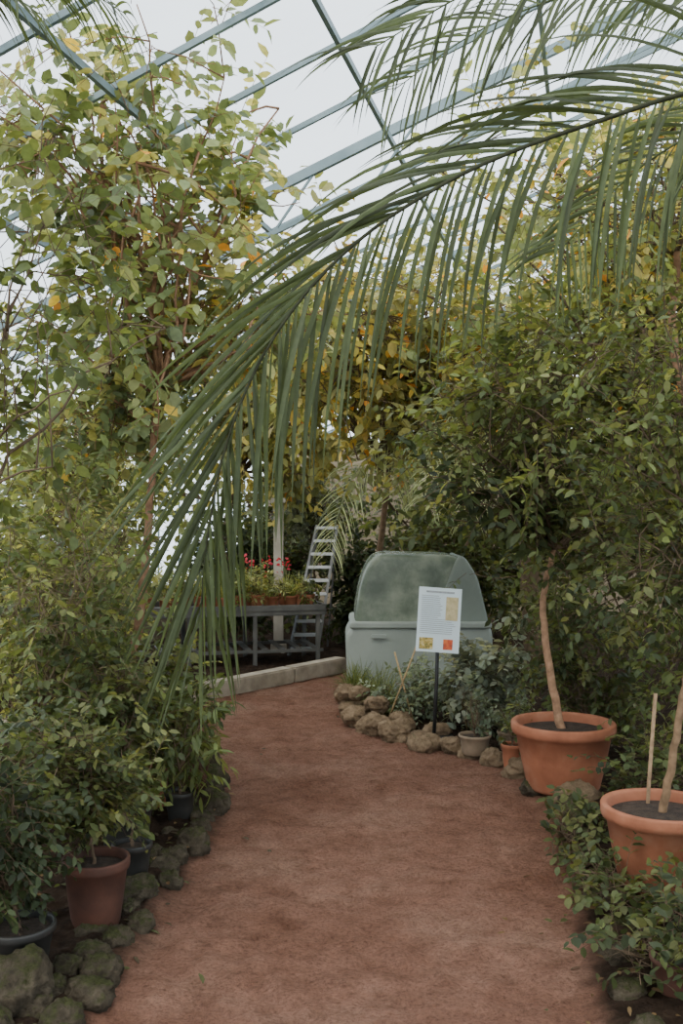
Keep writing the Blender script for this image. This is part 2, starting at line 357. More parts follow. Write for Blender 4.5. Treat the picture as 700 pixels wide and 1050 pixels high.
def roofz(l): return RZ-abs(l-RG)*SL if l<=RG else RZ-(l-RG)*(RZ-EV)/(RW-RG)
for a in np.arange(A0,A1+.01,.6):
    main=abs((a-A0)/3.0-round((a-A0)/3.0))<.01
    w,h=(.035,.06) if main else (.020,.03)
    beam(fr,G(LW,a,EV),G(RG,a,RZ),w,h); beam(fr,G(RG,a,RZ),G(RW,a,EV),w,h)
    beam(fr,G(LW,a,.6 if not main else 0),G(LW,a,EV),w,w); beam(fr,G(RW,a,.6 if not main else 0),G(RW,a,EV),w,w)
    if main:
        beam(fr,G(LW,a,EV-.25),G(RG,a,RZ-.30),.022,.028)
        for q in np.linspace(0,1,11)[1:]:
            l=LW+(RG-LW)*q; l2=l-.3
            beam(fr,G(l,a,roofz(l)),G(l2,a,roofz(l2)-.28),.014,.014)
for l in np.linspace(LW,RG,8): beam(fr,G(l,A0,roofz(l)-.05),G(l,A1,roofz(l)-.05),.024,.035)
for l in np.linspace(RG,RW,5)[1:]: beam(fr,G(l,A0,roofz(l)-.05),G(l,A1,roofz(l)-.05),.03,.045)
for z in (1.5,): beam(fr,G(LW,A0,z),G(LW,A1,z),.03,.04); beam(fr,G(RW,A0,z),G(RW,A1,z),.03,.04)
for l in np.arange(LW,RW,.9): beam(fr,G(l,A1,2.5),G(l,A1,roofz(l)),.03,.03)
fr.build('greenhouse_frame',[M_frame])
quad('roof_glass',[G(LW,A0,EV+.06),G(LW,A1,EV+.06),G(RG,A1,RZ+.06),G(RG,A0,RZ+.06)],M_glass)
quad('roof_glass',[G(RG,A0,RZ+.06),G(RG,A1,RZ+.06),G(RW,A1,EV+.06),G(RW,A0,EV+.06)],M_glass)
quad('window_1',[G(LW-.03,A0,.6),G(LW-.03,A1,.6),G(LW-.03,A1,EV),G(LW-.03,A0,EV)],M_glass)
quad('window_2',[G(RW+.03,A0,.6),G(RW+.03,A1,.6),G(RW+.03,A1,EV),G(RW+.03,A0,EV)],M_glass)
M_wall=proc('limewashed_wall',[(.3,(.15,.12,.08)),(.7,(.26,.21,.145))],1.5,.9,.3)
mb=MB(); beam(mb,G(LW,A0,.3),G(LW,A1,.3),.2,.6); mb.build('wall_left',[M_wall])
mb=MB(); beam(mb,G(RW,A0,.3),G(RW,A1,.3),.2,.6); mb.build('wall_right',[M_wall])
mb=MB(); beam(mb,G(LW,A1,1.25),G(RW,A1,1.25),.2,2.5); mb.build('wall_back',[M_wall])
mb=MB(); box(mb,(-.66,10.45,.80),(.10,.10,1.6),0); box(mb,(-.66,10.45,1.62),(.15,.15,.05),0); box(mb,(-.66,10.45,.06),(.16,.16,.12),0)
mb.build('stone_pillar',[proc('pale_stone',[(.3,(.28,.25,.20)),(.7,(.42,.38,.32))],5,.8,.2)])

# ================================================================== KERB / BENCH
M_conc=proc('weathered_concrete',[(.3,(.20,.165,.125)),(.7,(.40,.34,.26))],7,.9,.5,.01)
M_steel=proc('grey_bench_steel',[(.3,(.07,.07,.066)),(.7,(.14,.135,.125))],7,.6,.1)
mb=MB(); p0=np.array([-2.3,6.35]); p1=np.array([0,9.35]); dv=p1-p0; L=np.linalg.norm(dv); ang=math.atan2(dv[1],dv[0]); nseg=5
for i in range(nseg):
    q=p0+dv*(i+.5)/nseg; box(mb,(q[0],q[1],.07),(L/nseg-.012,.14,.14),0,ang,bev=.012)
mb.build('concrete_kerb',[M_conc])
def table(name,c,sx,sy,h,rz):
    mb=MB(); ca,sa=math.cos(rz),math.sin(rz)
    def w(a,b): return (c[0]+a*ca-b*sa, c[1]+a*sa+b*ca)
    q=w(0,0); box(mb,(q[0],q[1],h-.03),(sx,sy,.02),0,rz)
    for s in(-1,1):
        q=w(0,s*(sy/2-.015)); box(mb,(q[0],q[1],h-.02),(sx,.03,.10),0,rz)
        q=w(s*(sx/2-.015),0); box(mb,(q[0],q[1],h-.02),(.03,sy,.10),0,rz)
        q=w(0,s*(sy/2-.03)); box(mb,(q[0],q[1],.17),(sx-.05,.025,.03),0,rz)
        for t in (-.95,-.32,.32,.95):
            q=w(t*(sx/2-.03),s*(sy/2-.03)); box(mb,(q[0],q[1],h/2-.03),(.04,.04,h-.06),0,rz)
    for t in np.linspace(-.9,.9,12):
        q=w(t*sx/2,0); box(mb,(q[0],q[1],.19),(.06,sy-.06,.015),0,rz)
    return mb.build(name,[M_steel])
BA=math.radians(14)
table('plant_bench',(-1.2,9.7),2.0,.7,.58,BA)

def grass(mb,x,y,z,n,L,W,pal,spread=.5,drop=1.0):
    pl=np.array(PAL[pal]); base=np.array([x,y,z])+R.normal(size=(n,3))*np.array([.02,.02,0])*spread*2
    d=nz(np.stack([R.normal(size=n)*spread,R.normal(size=n)*spread,np.ones(n)],1)); P=[base]; dd=d; LL=L*R.uniform(.6,1.2,n)
    for k in range(6): dd=nz(dd+np.array([0,0,-1])*drop*.12*(k+1)/3+d*np.array([.1,.1,0])); P.append(P[-1]+dd*(LL/6)[:,None])
    P=np.stack(P,1); t=nz(np.gradient(P,axis=1)); s=nz(np.cross(t,np.array([0,0,1.])+R.normal(size=(n,1,3))*.2)); w=(W/2*np.array([.8,1,1,.9,.75,.5,.05]))[None,:,None]
    V=np.stack([P-s*w,P+s*w],2).reshape(n,-1,3); o=(np.arange(n)*14)[:,None]; i=(np.arange(6)*2)[None]
    F=np.stack([o+i,o+i+1,o+i+3,o+i+2],-1).reshape(-1,4)
    c=pl[R.integers(len(pl),size=n)]*R.uniform(.7,1.3,(n,1)); mb.add(V.reshape(-1,3),[F],0,np.repeat(c,14,0))
for row in range(2):
    for bx in np.arange(-.85,.9,.17):
        by=(-.2 if row==0 else .14)+R.normal()*.02
        x=-1.2+bx*math.cos(BA)-by*math.sin(BA); y=9.7+bx*math.sin(BA)+by*math.cos(BA); r=R.uniform(.06,.078); h=R.uniform(.12,.15)
        mb=MB(); pot(mb,x,y,r,h,mat=2,z0=.561,sides=24); z=.56+h*.85
        kind=R.integers(3)
        if kind==0: grass(mb,x,y,z,70,.22,.010,'light',.5)
        elif kind==1: foliage(mb,(x,y,z),(x,y,z+.15),(.11,.1,.13),5,8,50,.08,6,.05,.026,'mid',br=.004,tr=.0015)
        else: foliage(mb,(x,y,z),(x,y,z+.16),(.11,.11,.14),5,8,50,.09,6,.055,.022,'light',br=.004,tr=.0015)
        fl=(.3<bx<.75 and row==1)
        if fl:
            b=np.array([x,y,z+.29])+R.normal(size=(14,3))*np.array([.035,.04,.05]); leaves(mb,b,R.normal(size=(14,3)),R.normal(size=(14,3)),np.full(14,.045),np.full(14,.03),np.tile([.5,.03,.06],(14,1))*R.uniform(.6,1.2,(14,1)))
            tube(mb,[(x,y,z),(x,y,z+.31)],.003,5,1,(.08,.12,.04))
        mb.build('potted_flower' if fl else 'potted_seedling')

# ================================================================== LADDER
mb=MB(); M_alu=proc('aluminium',[(.3,(.42,.43,.43)),(.7,(.6,.6,.6))],9,.45,.05,metal=.1); M_rail=proc('dark_rail',[(.3,(.10,.10,.10)),(.7,(.18,.18,.17))],9,.5,.05)
lo=np.array([-.40,10.12,.0]); hi=np.array([-.15,10.5,1.36]); wv=np.array([.125,-.02,0])
for s in(-1,1):
    beam(mb,lo+wv*s*1.15,hi+wv*s*.85,.03,.025,1)
    beam(mb,lo+wv*s*1.15+np.array([.1,.8,0]),hi+wv*s*.8+np.array([0,.05,0]),.02,.02,1)
for t in np.linspace(.08,.98,10):
    c=lo+(hi-lo)*t; w=.125*(1.15-.3*t); box(mb,c+np.array([0,.0,0]),(2*w,.08,.03),0)
mb.build('step_ladder',[M_alu,M_rail])

# ================================================================== GREY PLASTIC COLD-FRAME CABINET
M_pl=proc('sage_grey_plastic',[(.3,(.25,.28,.25)),(.7,(.32,.35,.315))],3,.5,.03)
M_pl3=proc('sage_grey_panel',[(.3,(.17,.20,.175)),(.7,(.235,.265,.235))],3,.5,.03)
M_pl2=proc('clouded_green_cover',[(.35,(.09,.115,.085)),(.5,(.155,.185,.14)),(.65,(.26,.29,.225))],4.0,.25,.03)
def prism(mb,prof,y0,y1,mat,bev=.05,seg=4):
    prof=np.array(prof); c=prof.mean(0); n=len(prof); rings=[]
    for k in range(seg+1):
        th=math.pi/2*k/seg; rings.append((bev*(1-math.sin(th)),y0+bev*(1-math.cos(th))))
    rings+= [(bev*(1-math.cos(math.pi/2*k/seg)), y1-bev+bev*math.sin(math.pi/2*k/seg)) for k in range(seg+1)]
    e=np.roll(prof,-1,0)-np.roll(prof,1,0); nn=np.stack([e[:,1],-e[:,0]],1); nn=nn/np.maximum(np.linalg.norm(nn,axis=1,keepdims=True),1e-9)
    if ((prof-c)*nn).sum()<0: nn=-nn
    V=[]
    for ins,y in rings:
        q=prof-nn*ins; V.append(np.stack([q[:,0],np.full(n,y),q[:,1]],1))
    m_=len(rings); i=np.arange(m_-1)[:,None]*n; j=np.arange(n)[None]; k=(j+1)%n
    V=np.concatenate(V)
    mb.add(V,[np.stack([i+j,i+k,i+n+k,i+n+j],-1).reshape(-1,4)],mat,smooth=True)
    for q in (0,m_-1): mb.add(V[q*n:(q+1)*n],[np.arange(n)[None]],mat,smooth=False)
def rnd(poly,n=6,rad=.09):
    poly=np.array(poly,float); o=[]
    for i in range(len(poly)):
        a,b,c=poly[i-1],poly[i],poly[(i+1)%len(poly)]
        la,lc=np.linalg.norm(a-b),np.linalg.norm(c-b)
        p=b+(a-b)*min(.45,rad/la); q=b+(c-b)*min(.45,rad/lc)
        for t in np.linspace(0,1,n): o.append((1-t)**2*p+2*t*(1-t)*b+t*t*q)
    return o
mb=MB()
prism(mb,rnd([(.05,.04),(.03,.50),(.12,.60),(1.17,.60),(1.22,.54),(1.22,.04)],rad=.07),8.02,8.8,0,.03)
prism(mb,rnd([(.09,.56),(.155,.95),(.26,1.165),(.98,1.145),(1.09,.98),(1.19,.56)],rad=.12),8.06,8.76,1,.05)
prism(mb,rnd([(.62,.57),(.78,.72),(.88,1.0),(.93,1.13),(.99,1.15),(1.10,.98),(1.20,.57)],rad=.07),8.045,8.78,2,.02)
prism(mb,rnd([(.06,.56),(.07,.615),(1.21,.615),(1.21,.56)],rad=.03),8.0,8.82,0,.015)
box(mb,(.62,8.4,.04),(1.12,.66,.08),0,bev=.02)
box(mb,(.30,8.0,.50),(.12,.03,.03),0)
mb.build('cold_frame_cabinet',[M_pl,M_pl2,M_pl3])

# ================================================================== SIGN
mb=MB()
M_paper=proc('laminated_paper',[(.3,(.62,.72,.76)),(.7,(.68,.78,.82))],3,.35,.0)
M_ink=proc('sign_ink',[(.3,(.26,.29,.31)),(.7,(.42,.45,.47))],50,.6,0)
M_ph1=proc('photo_flowers',[(.35,(.10,.12,.03)),(.5,(.5,.35,.08)),(.65,(.6,.55,.3))],40,.5,0)
M_ph2=proc('photo_red',[(.35,(.75,.2,.05)),(.55,(.6,.08,.03)),(.7,(.1,.08,.04))],30,.5,0)
M_blk=proc('black_metal',[(.3,(.015,.015,.015)),(.7,(.04,.04,.04))],9,.5,.05)
M_oc=proc('photo_palm',[(.35,(.45,.38,.2)),(.6,(.62,.52,.3)),(.75,(.25,.25,.1))],35,.5,0)
sx0,sy0=.622,6.38
tb=math.radians(-4)
def S(u,v,o=0):
    cu=math.cos(tb)*u-math.sin(tb)*v; cv=math.sin(tb)*u+math.cos(tb)*v
    return np.array([sx0+cu, sy0-.02-o+cv*.12, .81+cv*.993])
def rect(u0,v0,u1,v1,mat,o): mb.add([S(u0,v0,o),S(u1,v0,o),S(u1,v1,o),S(u0,v1,o)],np.array([[0,1,2,3]]),mat,smooth=False)
hw,hh=.137,.205
v=[S(-hw,-hh,0),S(hw,-hh,0),S(hw,hh,0),S(-hw,hh,0),S(-hw,-hh,-.006),S(hw,-hh,-.006),S(hw,hh,-.006),S(-hw,hh,-.006)]
mb.add(v,np.array([[0,1,2,3],[7,6,5,4],[0,4,5,1],[1,5,6,2],[2,6,7,3],[3,7,4,0]]),0,smooth=False)
rect(-.09,.172,.09,.184,1,.002)
for i in range(20):
    vv=.15-i*.0125; rect(-.118,vv,(.02 if i<12 else .11)-R.uniform(0,.03),vv+.0035,1,.002)
rect(.04,.0,.118,.15,5,.002); rect(-.118,-.188,-.03,-.115,3,.002); rect(.035,-.185,.095,-.12,4,.002)
tube(mb,[(sx0-.03,sy0+.02,.03),(sx0-.012,sy0+.015,.4),(sx0,sy0+.02,.9)],.012,10,2)
box(mb,(sx0-.03,sy0+.02,.045),(.26,.26,.02),2); box(mb,(sx0,sy0-.002,.80),(.2,.012,.3),2,0,-.12)
mb.build('information_sign',[M_paper,M_ink,M_blk,M_ph1,M_ph2,M_oc])
for p,q in (((.30,6.8,.03),(.52,6.75,.62)),((.50,6.8,.03),(.36,6.75,.55)),((.85,6.75,.03),(.74,6.7,.6))):
    mb=MB(); tube(mb,[p,q],.006,8,1,(.35,.25,.13)); c=.5*(np.array(p)+np.array(q)); tube(mb,[c,c+np.array([0,0,.006])],.008,8,1,(.2,.14,.08)); mb.build('bamboo_cane')

# ================================================================== PALMS
PC=(.056,.074,.030)
mb=MB()
fp=[(1.75,2.15,1.9),(1.45,2.2,2.35),(1.05,2.3,2.52),(.80,2.35,2.485),(.61,2.37,2.43),(.44,2.4,2.38),(.282,2.4,2.31),(.118,2.4,2.212),(0,2.4,2.118),(-.094,2.4,2.017),(-.176,2.4,1.90),(-.24,2.4,1.77),(-.287,2.4,1.629),(-.315,2.4,1.488),(-.332,2.4,1.36),(-.338,2.4,1.25)]
frond(mb,fp,112,.58,.52,.0135,.0095,PC,(.035,.038,.02),
  KA=[(.25,(.75,1.0,.15,1.3)),(.5,(1,.50,.12,1.1)),(.66,(1,.20,.08,.8)),(.82,(1,.27,.05,.2)),(1,(1,.22,.05,.2))],
  KB=[(.25,(.45,-.6,-.2,2.0)),(.55,(.5,-.5,-.15,2.2)),(.75,(.7,-.42,-.12,1.7)),(1,(.9,-.2,-.1,.8))],
  lenp=([0,.3,.5,.75,.9,1],[.7,.9,1.0,1.08,.85,.6]),vary=.26)
frond(mb,[(1.75,2.3,2.2),(1.6,2.5,2.9),(1.2,2.7,3.12),(.8,2.85,3.14),(.4,2.95,3.05),(.1,3.0,2.9)],76,.5,.5,.013,.010,PC,A=(.8,.55,.3,.9),B=(.6,-.5,-.35,1.4))
frond(mb,[(1.8,2.4,2.2),(1.7,2.9,2.9),(1.4,3.3,3.3),(1.0,3.6,3.42),(.55,3.8,3.35),(.2,3.9,3.15)],70,.55,.55,.013,.010,PC,A=(.7,.6,.3,1.2),B=(.6,-.5,-.35,1.4))
frond(mb,[(1.8,2.4,2.1),(1.6,2.8,2.6),(1.3,3.1,2.75),(1.0,3.3,2.65),(.75,3.45,2.4)],64,.45,.45,.012,.009,PC,A=(.7,.6,.3,1.2),B=(.6,-.5,-.35,1.4))
frond(mb,[(1.8,2.3,2.1),(2.1,3.0,2.6),(2.2,3.8,2.7),(2.1,4.5,2.3)],50,.5,.5,.018,.011,PC,twist=(0,0,1),A=(.5,.8,0,1.5),B=(.5,-.8,0,1.5))
frond(mb,[(1.85,2.1,2.1),(2.4,1.6,2.6),(3.0,1.2,2.5),(3.4,.9,2.0)],50,.5,.5,.018,.011,PC,twist=(0,0,1),A=(.5,.8,0,1.5),B=(.5,-.8,0,1.5))
trunk(mb,[(1.9,2.15,0),(1.88,2.2,.8),(1.82,2.2,1.6),(1.78,2.2,2.05)],.11,.07,(.13,.09,.06))
mb.build('palm_tree')
mb=MB()
trunk(mb,[(-2.5,4.0,0),(-2.45,4.0,1.5),(-2.4,4.0,3.1)],.12,.08,(.13,.09,.06))
for e in [[(-2.4,4,3.1),(-2.1,3.9,3.5),(-1.6,3.8,3.65),(-1.15,3.7,3.55),(-.8,3.7,3.35)],[(-2.4,4,3.1),(-2.2,3.6,3.4),(-1.7,3.4,3.5),(-1.3,3.3,3.35),(-1.0,3.3,3.15)],[(-2.4,4,3.1),(-2.3,4.4,3.5),(-2.0,5,3.6),(-1.6,5.4,3.4)],[(-2.4,4,3.1),(-2.9,4.3,3.4),(-3.2,4.8,3.2)]]:
    frond(mb,e,60,.45,.45,.013,.01,PC,twist=(0,0,1),A=(.5,.8,0,1.4),B=(.5,-.8,0,1.4))
mb.build('palm_tree')
mb=MB()
trunk(mb,[(1.75,8.9,0),(1.7,8.9,1.0),(1.65,8.8,1.9)],.12,.09,(.16,.11,.07))
for e in [[(1.65,8.8,1.9),(1.35,8.3,2.35),(.95,8.0,2.38),(.52,7.8,2.15),(.14,7.8,1.85),(-.02,7.8,1.50),(-.1,7.8,1.18)],
          [(1.65,8.8,1.9),(1.4,8.4,2.2),(1.1,7.7,2.2),(.8,7.3,1.95),(.62,7.2,1.6)],
          [(1.65,8.8,1.9),(1.3,8.6,2.3),(.9,8.1,2.25),(.55,7.9,1.95),(.4,7.9,1.6)],
          [(1.65,8.8,1.9),(1.2,8.3,2.3),(.9,7.4,2.3),(.7,7.1,2.05),(.62,7.0,1.75)],
          [(1.65,8.8,1.9),(1.3,8.2,2.1),(1.1,7.3,2.1),(.95,6.9,1.85),(.9,6.8,1.5)],
          [(1.65,8.8,1.9),(1.7,8.2,2.4),(1.6,7.7,2.3),(1.45,7.5,1.9)]]:
    frond(mb,e,90,.42,.42,.008,.012,(.34,.38,.22),(.25,.27,.15),A=(.6,.6,.35,1.2),B=(.5,-.5,-.35,1.8),seg=7)
mb.build('palm_tree')

# ================================================================== TREES AND SHRUBS
PINK=(.26,.145,.085)
def plant(name,base,mid,fols,r0=.03,col=BK):
    mb=MB()
    trunk(mb,[base]+mid+[fols[0]['attach']],r0,r0*.55,col)
    for f in fols: foliage(mb,**f)
    return mb.build(name)
def F_(attach,c,r,**k): return dict(attach=attach,c=c,r=r,**k)
plant('unseen_shade_tree',(-1.25,5.1,0),[(-1.02,5,.9),(-.96,5,1.5)],[
  F_((-.93,5,2.1),(-.85,5,2.9),(.85,.8,1.1),nb=14,nsub=60,ntw=250,k=8,tl=.34,L=.09,W=.062,pal='green',br=.016,bark=PINK,orange=.03,ld=.35),
  F_((-.93,5,2.1),(-.35,5.3,2.75),(.5,.5,.75),nb=7,nsub=26,ntw=130,k=8,tl=.3,L=.085,W=.055,pal='yell',br=.012,bark=PINK,orange=.04,ld=.35),
  F_((-.93,5,2.6),(-1.2,4.6,3.45),(.9,.6,.6),nb=8,nsub=30,ntw=160,k=8,tl=.3,L=.085,W=.056,pal='green',br=.010,bark=PINK,ld=.35),
  F_((-.96,5,1.9),(-1.35,5.3,2.2),(.75,.5,.8),nb=8,nsub=30,ntw=220,k=8,tl=.3,L=.08,W=.05,pal='green',br=.010,bark=PINK,orange=.01)],.028,PINK)
plant('unseen_shade_tree',(-1.65,3.9,0),[(-1.5,3.8,.8)],[
  F_((-1.42,3.8,1.5),(-1.2,3.8,2.4),(.55,.5,.95),nb=9,nsub=34,ntw=120,k=7,tl=.26,L=.075,W=.048,pal='mid',br=.008,ld=.3)],.018)
plant('unseen_shade_tree',(-2.6,8.2,0),[(-2.6,8.1,1)],[
  F_((-2.5,8.0,1.5),(-1.9,7.9,1.9),(.95,.6,.8),nb=14,nsub=60,ntw=420,k=7,tl=.36,L=.10,W=.06,pal='light',br=.02),
  F_((-2.5,8.0,.8),(-2.0,8.0,1.2),(.8,.4,.8),nb=12,nsub=40,ntw=360,k=7,tl=.36,L=.10,W=.06,pal='mid',br=.02)],.06)
plant('unseen_shade_tree',(-1.6,11.6,0),[(-1.4,11.5,1)],[
  F_((-1.2,11.3,1.9),(-.7,10.6,2.7),(1.4,.8,1.2),nb=18,nsub=70,ntw=650,k=7,tl=.4,L=.13,W=.08,pal='olive',br=.02,orange=.03,ld=.3)],.06)
plant('flowering_tree',(.30,9.3,0),[(.22,9.1,.7),(.35,8.8,1.2)],[
  F_((.4,8.5,1.9),(.10,7.6,2.8),(1.2,.9,1.0),nb=20,nsub=80,ntw=450,k=8,tl=.4,L=.11,W=.068,pal='olive',br=.014,orange=.07,ld=.35,t0=4,spread=1.0),
  F_((.4,8.5,1.9),(1.0,8.0,2.95),(1.2,.8,1.1),nb=14,nsub=60,ntw=450,k=8,tl=.38,L=.10,W=.06,pal='yell',br=.014,orange=.07,ld=.3,t0=4,spread=1.0),
  F_((.4,8.5,1.8),(.25,7.1,2.8),(.18,.15,.15),nb=3,nsub=5,ntw=7,k=7,tl=.12,L=.08,W=.05,pal='olive',br=.008,orange=.8,t0=7)],.04,(.16,.10,.06))
plant('unseen_shade_tree',(1.4,11.2,0),[(1.4,11.2,1)],[
  F_((1.4,11.0,2.0),(1.2,10.6,3.2),(2.2,.7,1.2),nb=20,nsub=70,ntw=650,k=7,tl=.45,L=.13,W=.08,pal='olive',br=.02,orange=.05,ld=.3)],.06)
plant('unseen_shade_tree',(2.5,6.9,0),[(2.4,6.8,.8)],[
  F_((2.2,6.6,1.6),(1.8,6.3,2.7),(1.45,1.2,1.1),nb=18,nsub=80,ntw=850,k=8,tl=.36,L=.09,W=.052,pal='mid',br=.02,orange=.02,ld=.25),
  F_((2.2,6.6,2.0),(1.8,6.3,3.5),(1.4,1.0,.75),nb=14,nsub=60,ntw=420,k=8,tl=.36,L=.09,W=.054,pal='yell',br=.015,orange=.06,ld=.25),
  F_((2.2,6.6,1.2),(1.9,6.6,1.3),(1.1,.8,.8),nb=12,nsub=40,ntw=480,k=8,tl=.3,L=.075,W=.038,pal='midd',br=.015)],.07)
plant('flowering_shrub',(2.1,5.0,0),[(2.05,5,.3)],[
  F_((2.0,5,.5),(1.95,5.0,1.1),(.75,.7,.9),nb=14,nsub=50,ntw=560,k=8,tl=.26,L=.06,W=.03,pal='mid',br=.010)],.03)
plant('background_shrub',(1.6,12,0),[(1.6,12,.3)],[
  F_((1.6,12,.5),(1.8,11.6,1.6),(2.6,.8,1.7),nb=24,nsub=80,ntw=1000,k=7,tl=.45,L=.12,W=.07,pal='mid',br=.02)],.06)
plant('background_shrub',(-.8,12.9,0),[(-.8,12.9,.3)],[
  F_((-.8,12.9,.5),(-.6,12.6,1.2),(1.1,.5,1.2),nb=18,nsub=60,ntw=560,k=7,tl=.45,L=.12,W=.07,pal='midd',br=.02)],.06)
plant('background_shrub',(3.6,8.5,0),[(3.6,8.5,.5)],[
  F_((3.6,8.5,.7),(3.4,8.4,2.1),(1.4,1.2,2.1),nb=18,nsub=60,ntw=750,k=7,tl=.4,L=.11,W=.065,pal='mid',br=.02)],.06)
plant('background_shrub',(-1.1,10.9,0),[(-1.1,10.9,.3)],[
  F_((-1.1,10.9,.4),(-1.1,10.9,.85),(.75,.3,.8),nb=16,nsub=50,ntw=520,k=7,tl=.25,L=.09,W=.05,pal='dark',br=.012)],.03)
plant('leafy_shrub',(-2.3,7.0,0),[(-2.3,7,.2)],[
  F_((-2.3,7,.35),(-2.0,7.0,1.15),(.95,.5,.85),nb=18,nsub=60,ntw=650,k=8,tl=.3,L=.07,W=.038,pal='light',br=.008)],.03)
plant('leafy_shrub',(-1.8,5.8,0),[(-1.8,5.8,.2)],[
  F_((-1.8,5.8,.35),(-1.55,5.8,1.0),(.65,.5,.8),nb=14,nsub=50,ntw=400,k=8,tl=.26,L=.06,W=.032,pal='light',br=.008)],.025)
plant('silver_leaf_shrub',(-.25,11.6,0),[(-.3,11.6,.6)],[
  F_((-.35,11.6,1.1),(-.35,11.5,1.72),(.6,.3,.42),nb=10,nsub=30,ntw=330,k=8,tl=.2,L=.065,W=.036,pal='grey',br=.010)],.02)
plant('leafy_shrub',(-1.45,4.7,0),[(-1.42,4.7,.3)],[
  F_((-1.4,4.7,.6),(-1.25,4.6,1.25),(.5,.5,.6),nb=14,nsub=40,ntw=230,k=9,tl=.27,L=.058,W=.028,pal='mid',br=.006,up=.35,bark=(.2,.15,.09)),
  F_((-1.4,4.7,.3),(-1.2,4.6,.6),(.5,.5,.45),nb=8,nsub=30,ntw=260,k=8,tl=.22,L=.05,W=.028,pal='midd',br=.006)],.015)
def potted(name,x,y,r,h,rb,mat,fols,tr=None,r0=.008,col=BK):
    mb=MB(); pot(mb,x,y,r,h,rb,mat,.03)
    trunk(mb,[(x,y,h*.8)]+(tr or [])+[fols[0]['attach']],r0,r0*.6,col)
    for f in fols: foliage(mb,**f)
    return mb.build(name)
potted('potted_shrub',-.875,3.55,.12,.24,.085,4,[F_((-.9,3.55,.4),(-1.05,3.52,.62),(.36,.3,.34),nb=10,nsub=40,ntw=390,k=8,tl=.15,L=.042,W=.024,pal='midd',br=.006,tr=.0015)])
potted('potted_shrub',-1.02,3.15,.115,.17,.08,5,[F_((-1.04,3.15,.3),(-1.12,3.12,.54),(.26,.2,.32),nb=8,nsub=30,ntw=260,k=8,tl=.14,L=.042,W=.024,pal='dark',br=.005,tr=.0015)])
potted('potted_shrub',-.93,4.3,.12,.22,.09,5,[F_((-.93,4.3,.4),(-.98,4.3,.74),(.3,.3,.34),nb=10,nsub=30,ntw=260,k=8,tl=.16,L=.05,W=.03,pal='midd',br=.006,tr=.0015)])
potted('potted_shrub',-.83,3.95,.08,.16,.058,5,[F_((-.83,3.95,.25),(-.9,3.95,.42),(.16,.16,.16),nb=6,nsub=14,ntw=40,k=7,tl=.12,L=.05,W=.03,pal='mid',br=.004,tr=.0015)])
potted('potted_shrub',-.93,4.95,.075,.2,.055,2,[F_((-.93,4.95,.35),(-.92,4.95,.62),(.22,.25,.3),nb=8,nsub=20,ntw=140,k=8,tl=.16,L=.06,W=.03,pal='mid',br=.006,tr=.0015)])
potted('potted_shrub',-.77,4.75,.075,.14,.055,5,[F_((-.77,4.75,.25),(-.74,4.78,.45),(.15,.18,.2),nb=6,nsub=14,ntw=50,k=7,tl=.16,L=.09,W=.026,pal='mid',br=.005,tr=.0015,ld=.5)])
potted('potted_shrub',-.78,5.3,.08,.15,.058,4,[F_((-.78,5.3,.28),(-.82,5.3,.42),(.18,.18,.2),nb=6,nsub=14,ntw=70,k=7,tl=.14,L=.06,W=.03,pal='mid',br=.005,tr=.0015)])
potted('potted_tree',1.18,5.3,.275,.355,.19,2,[
  F_((1.13,5.3,1.3),(1.08,5.25,2.0),(.85,.55,.8),nb=18,nsub=80,ntw=500,k=9,tl=.3,L=.064,W=.036,pal='mid',br=.009,ld=.2,spread=.9),
  F_((1.13,5.3,1.3),(.80,5.0,1.60),(.45,.3,.24),nb=8,nsub=20,ntw=80,k=7,tl=.22,L=.09,W=.046,pal='dark',br=.006,ld=.3),
  F_((1.13,5.3,1.3),(1.35,5.3,1.35),(.5,.3,.3),nb=8,nsub=20,ntw=110,k=7,tl=.22,L=.06,W=.034,pal='midd',br=.006,ld=.3)],
  [(1.10,5.3,.7),(1.06,5.3,1.0)],.024,(.34,.20,.12))
potted('potted_tree',1.26,3.92,.235,.32,.165,2,[
  F_((1.42,4.0,1.5),(1.35,4.0,2.1),(.45,.35,.65),nb=9,nsub=36,ntw=200,k=8,tl=.24,L=.055,W=.03,pal='mid',br=.006,ld=.2),
  F_((1.42,4.0,1.2),(1.32,4.0,1.35),(.45,.35,.4),nb=7,nsub=24,ntw=160,k=8,tl=.22,L=.052,W=.03,pal='midd',br=.005)],
  [(1.31,3.92,.6),(1.38,3.95,.9)],.018,(.22,.14,.08))
mb=MB(); tube(mb,[(1.24,4.05,.2),(1.25,4.05,.4),(1.28,4.06,.76)],.008,8,1,(.33,.22,.13)); mb.build('plant_stake')
plant('unseen_shade_tree',(2.0,4.6,0),[(1.95,4.6,.9),(1.62,4.6,1.9),(1.52,4.6,2.3)],[
  F_((1.55,4.6,2.7),(1.35,4.7,2.95),(.8,.6,.55),nb=9,nsub=36,ntw=250,k=8,tl=.3,L=.075,W=.042,pal='yell',br=.010,orange=.05)],.03,PINK)
potted('potted_seedling',.81,6.05,.10,.12,.075,6,[F_((.81,6.05,.18),(.82,6.08,.3),(.15,.13,.15),nb=6,nsub=14,ntw=90,k=7,tl=.1,L=.045,W=.026,pal='blue',br=.004,tr=.0015)])
potted('potted_seedling',.98,5.72,.065,.14,.048,2,[F_((.98,5.72,.2),(1.0,5.72,.3),(.12,.1,.12),nb=5,nsub=10,ntw=50,k=6,tl=.08,L=.04,W=.02,pal='mid',br=.004,tr=.0015)])
potted('potted_seedling',1.03,6.15,.07,.12,.05,6,[F_((1.03,6.15,.18),(1.03,6.15,.3),(.13,.1,.14),nb=5,nsub=10,ntw=60,k=6,tl=.08,L=.045,W=.026,pal='blue',br=.004,tr=.0015)])
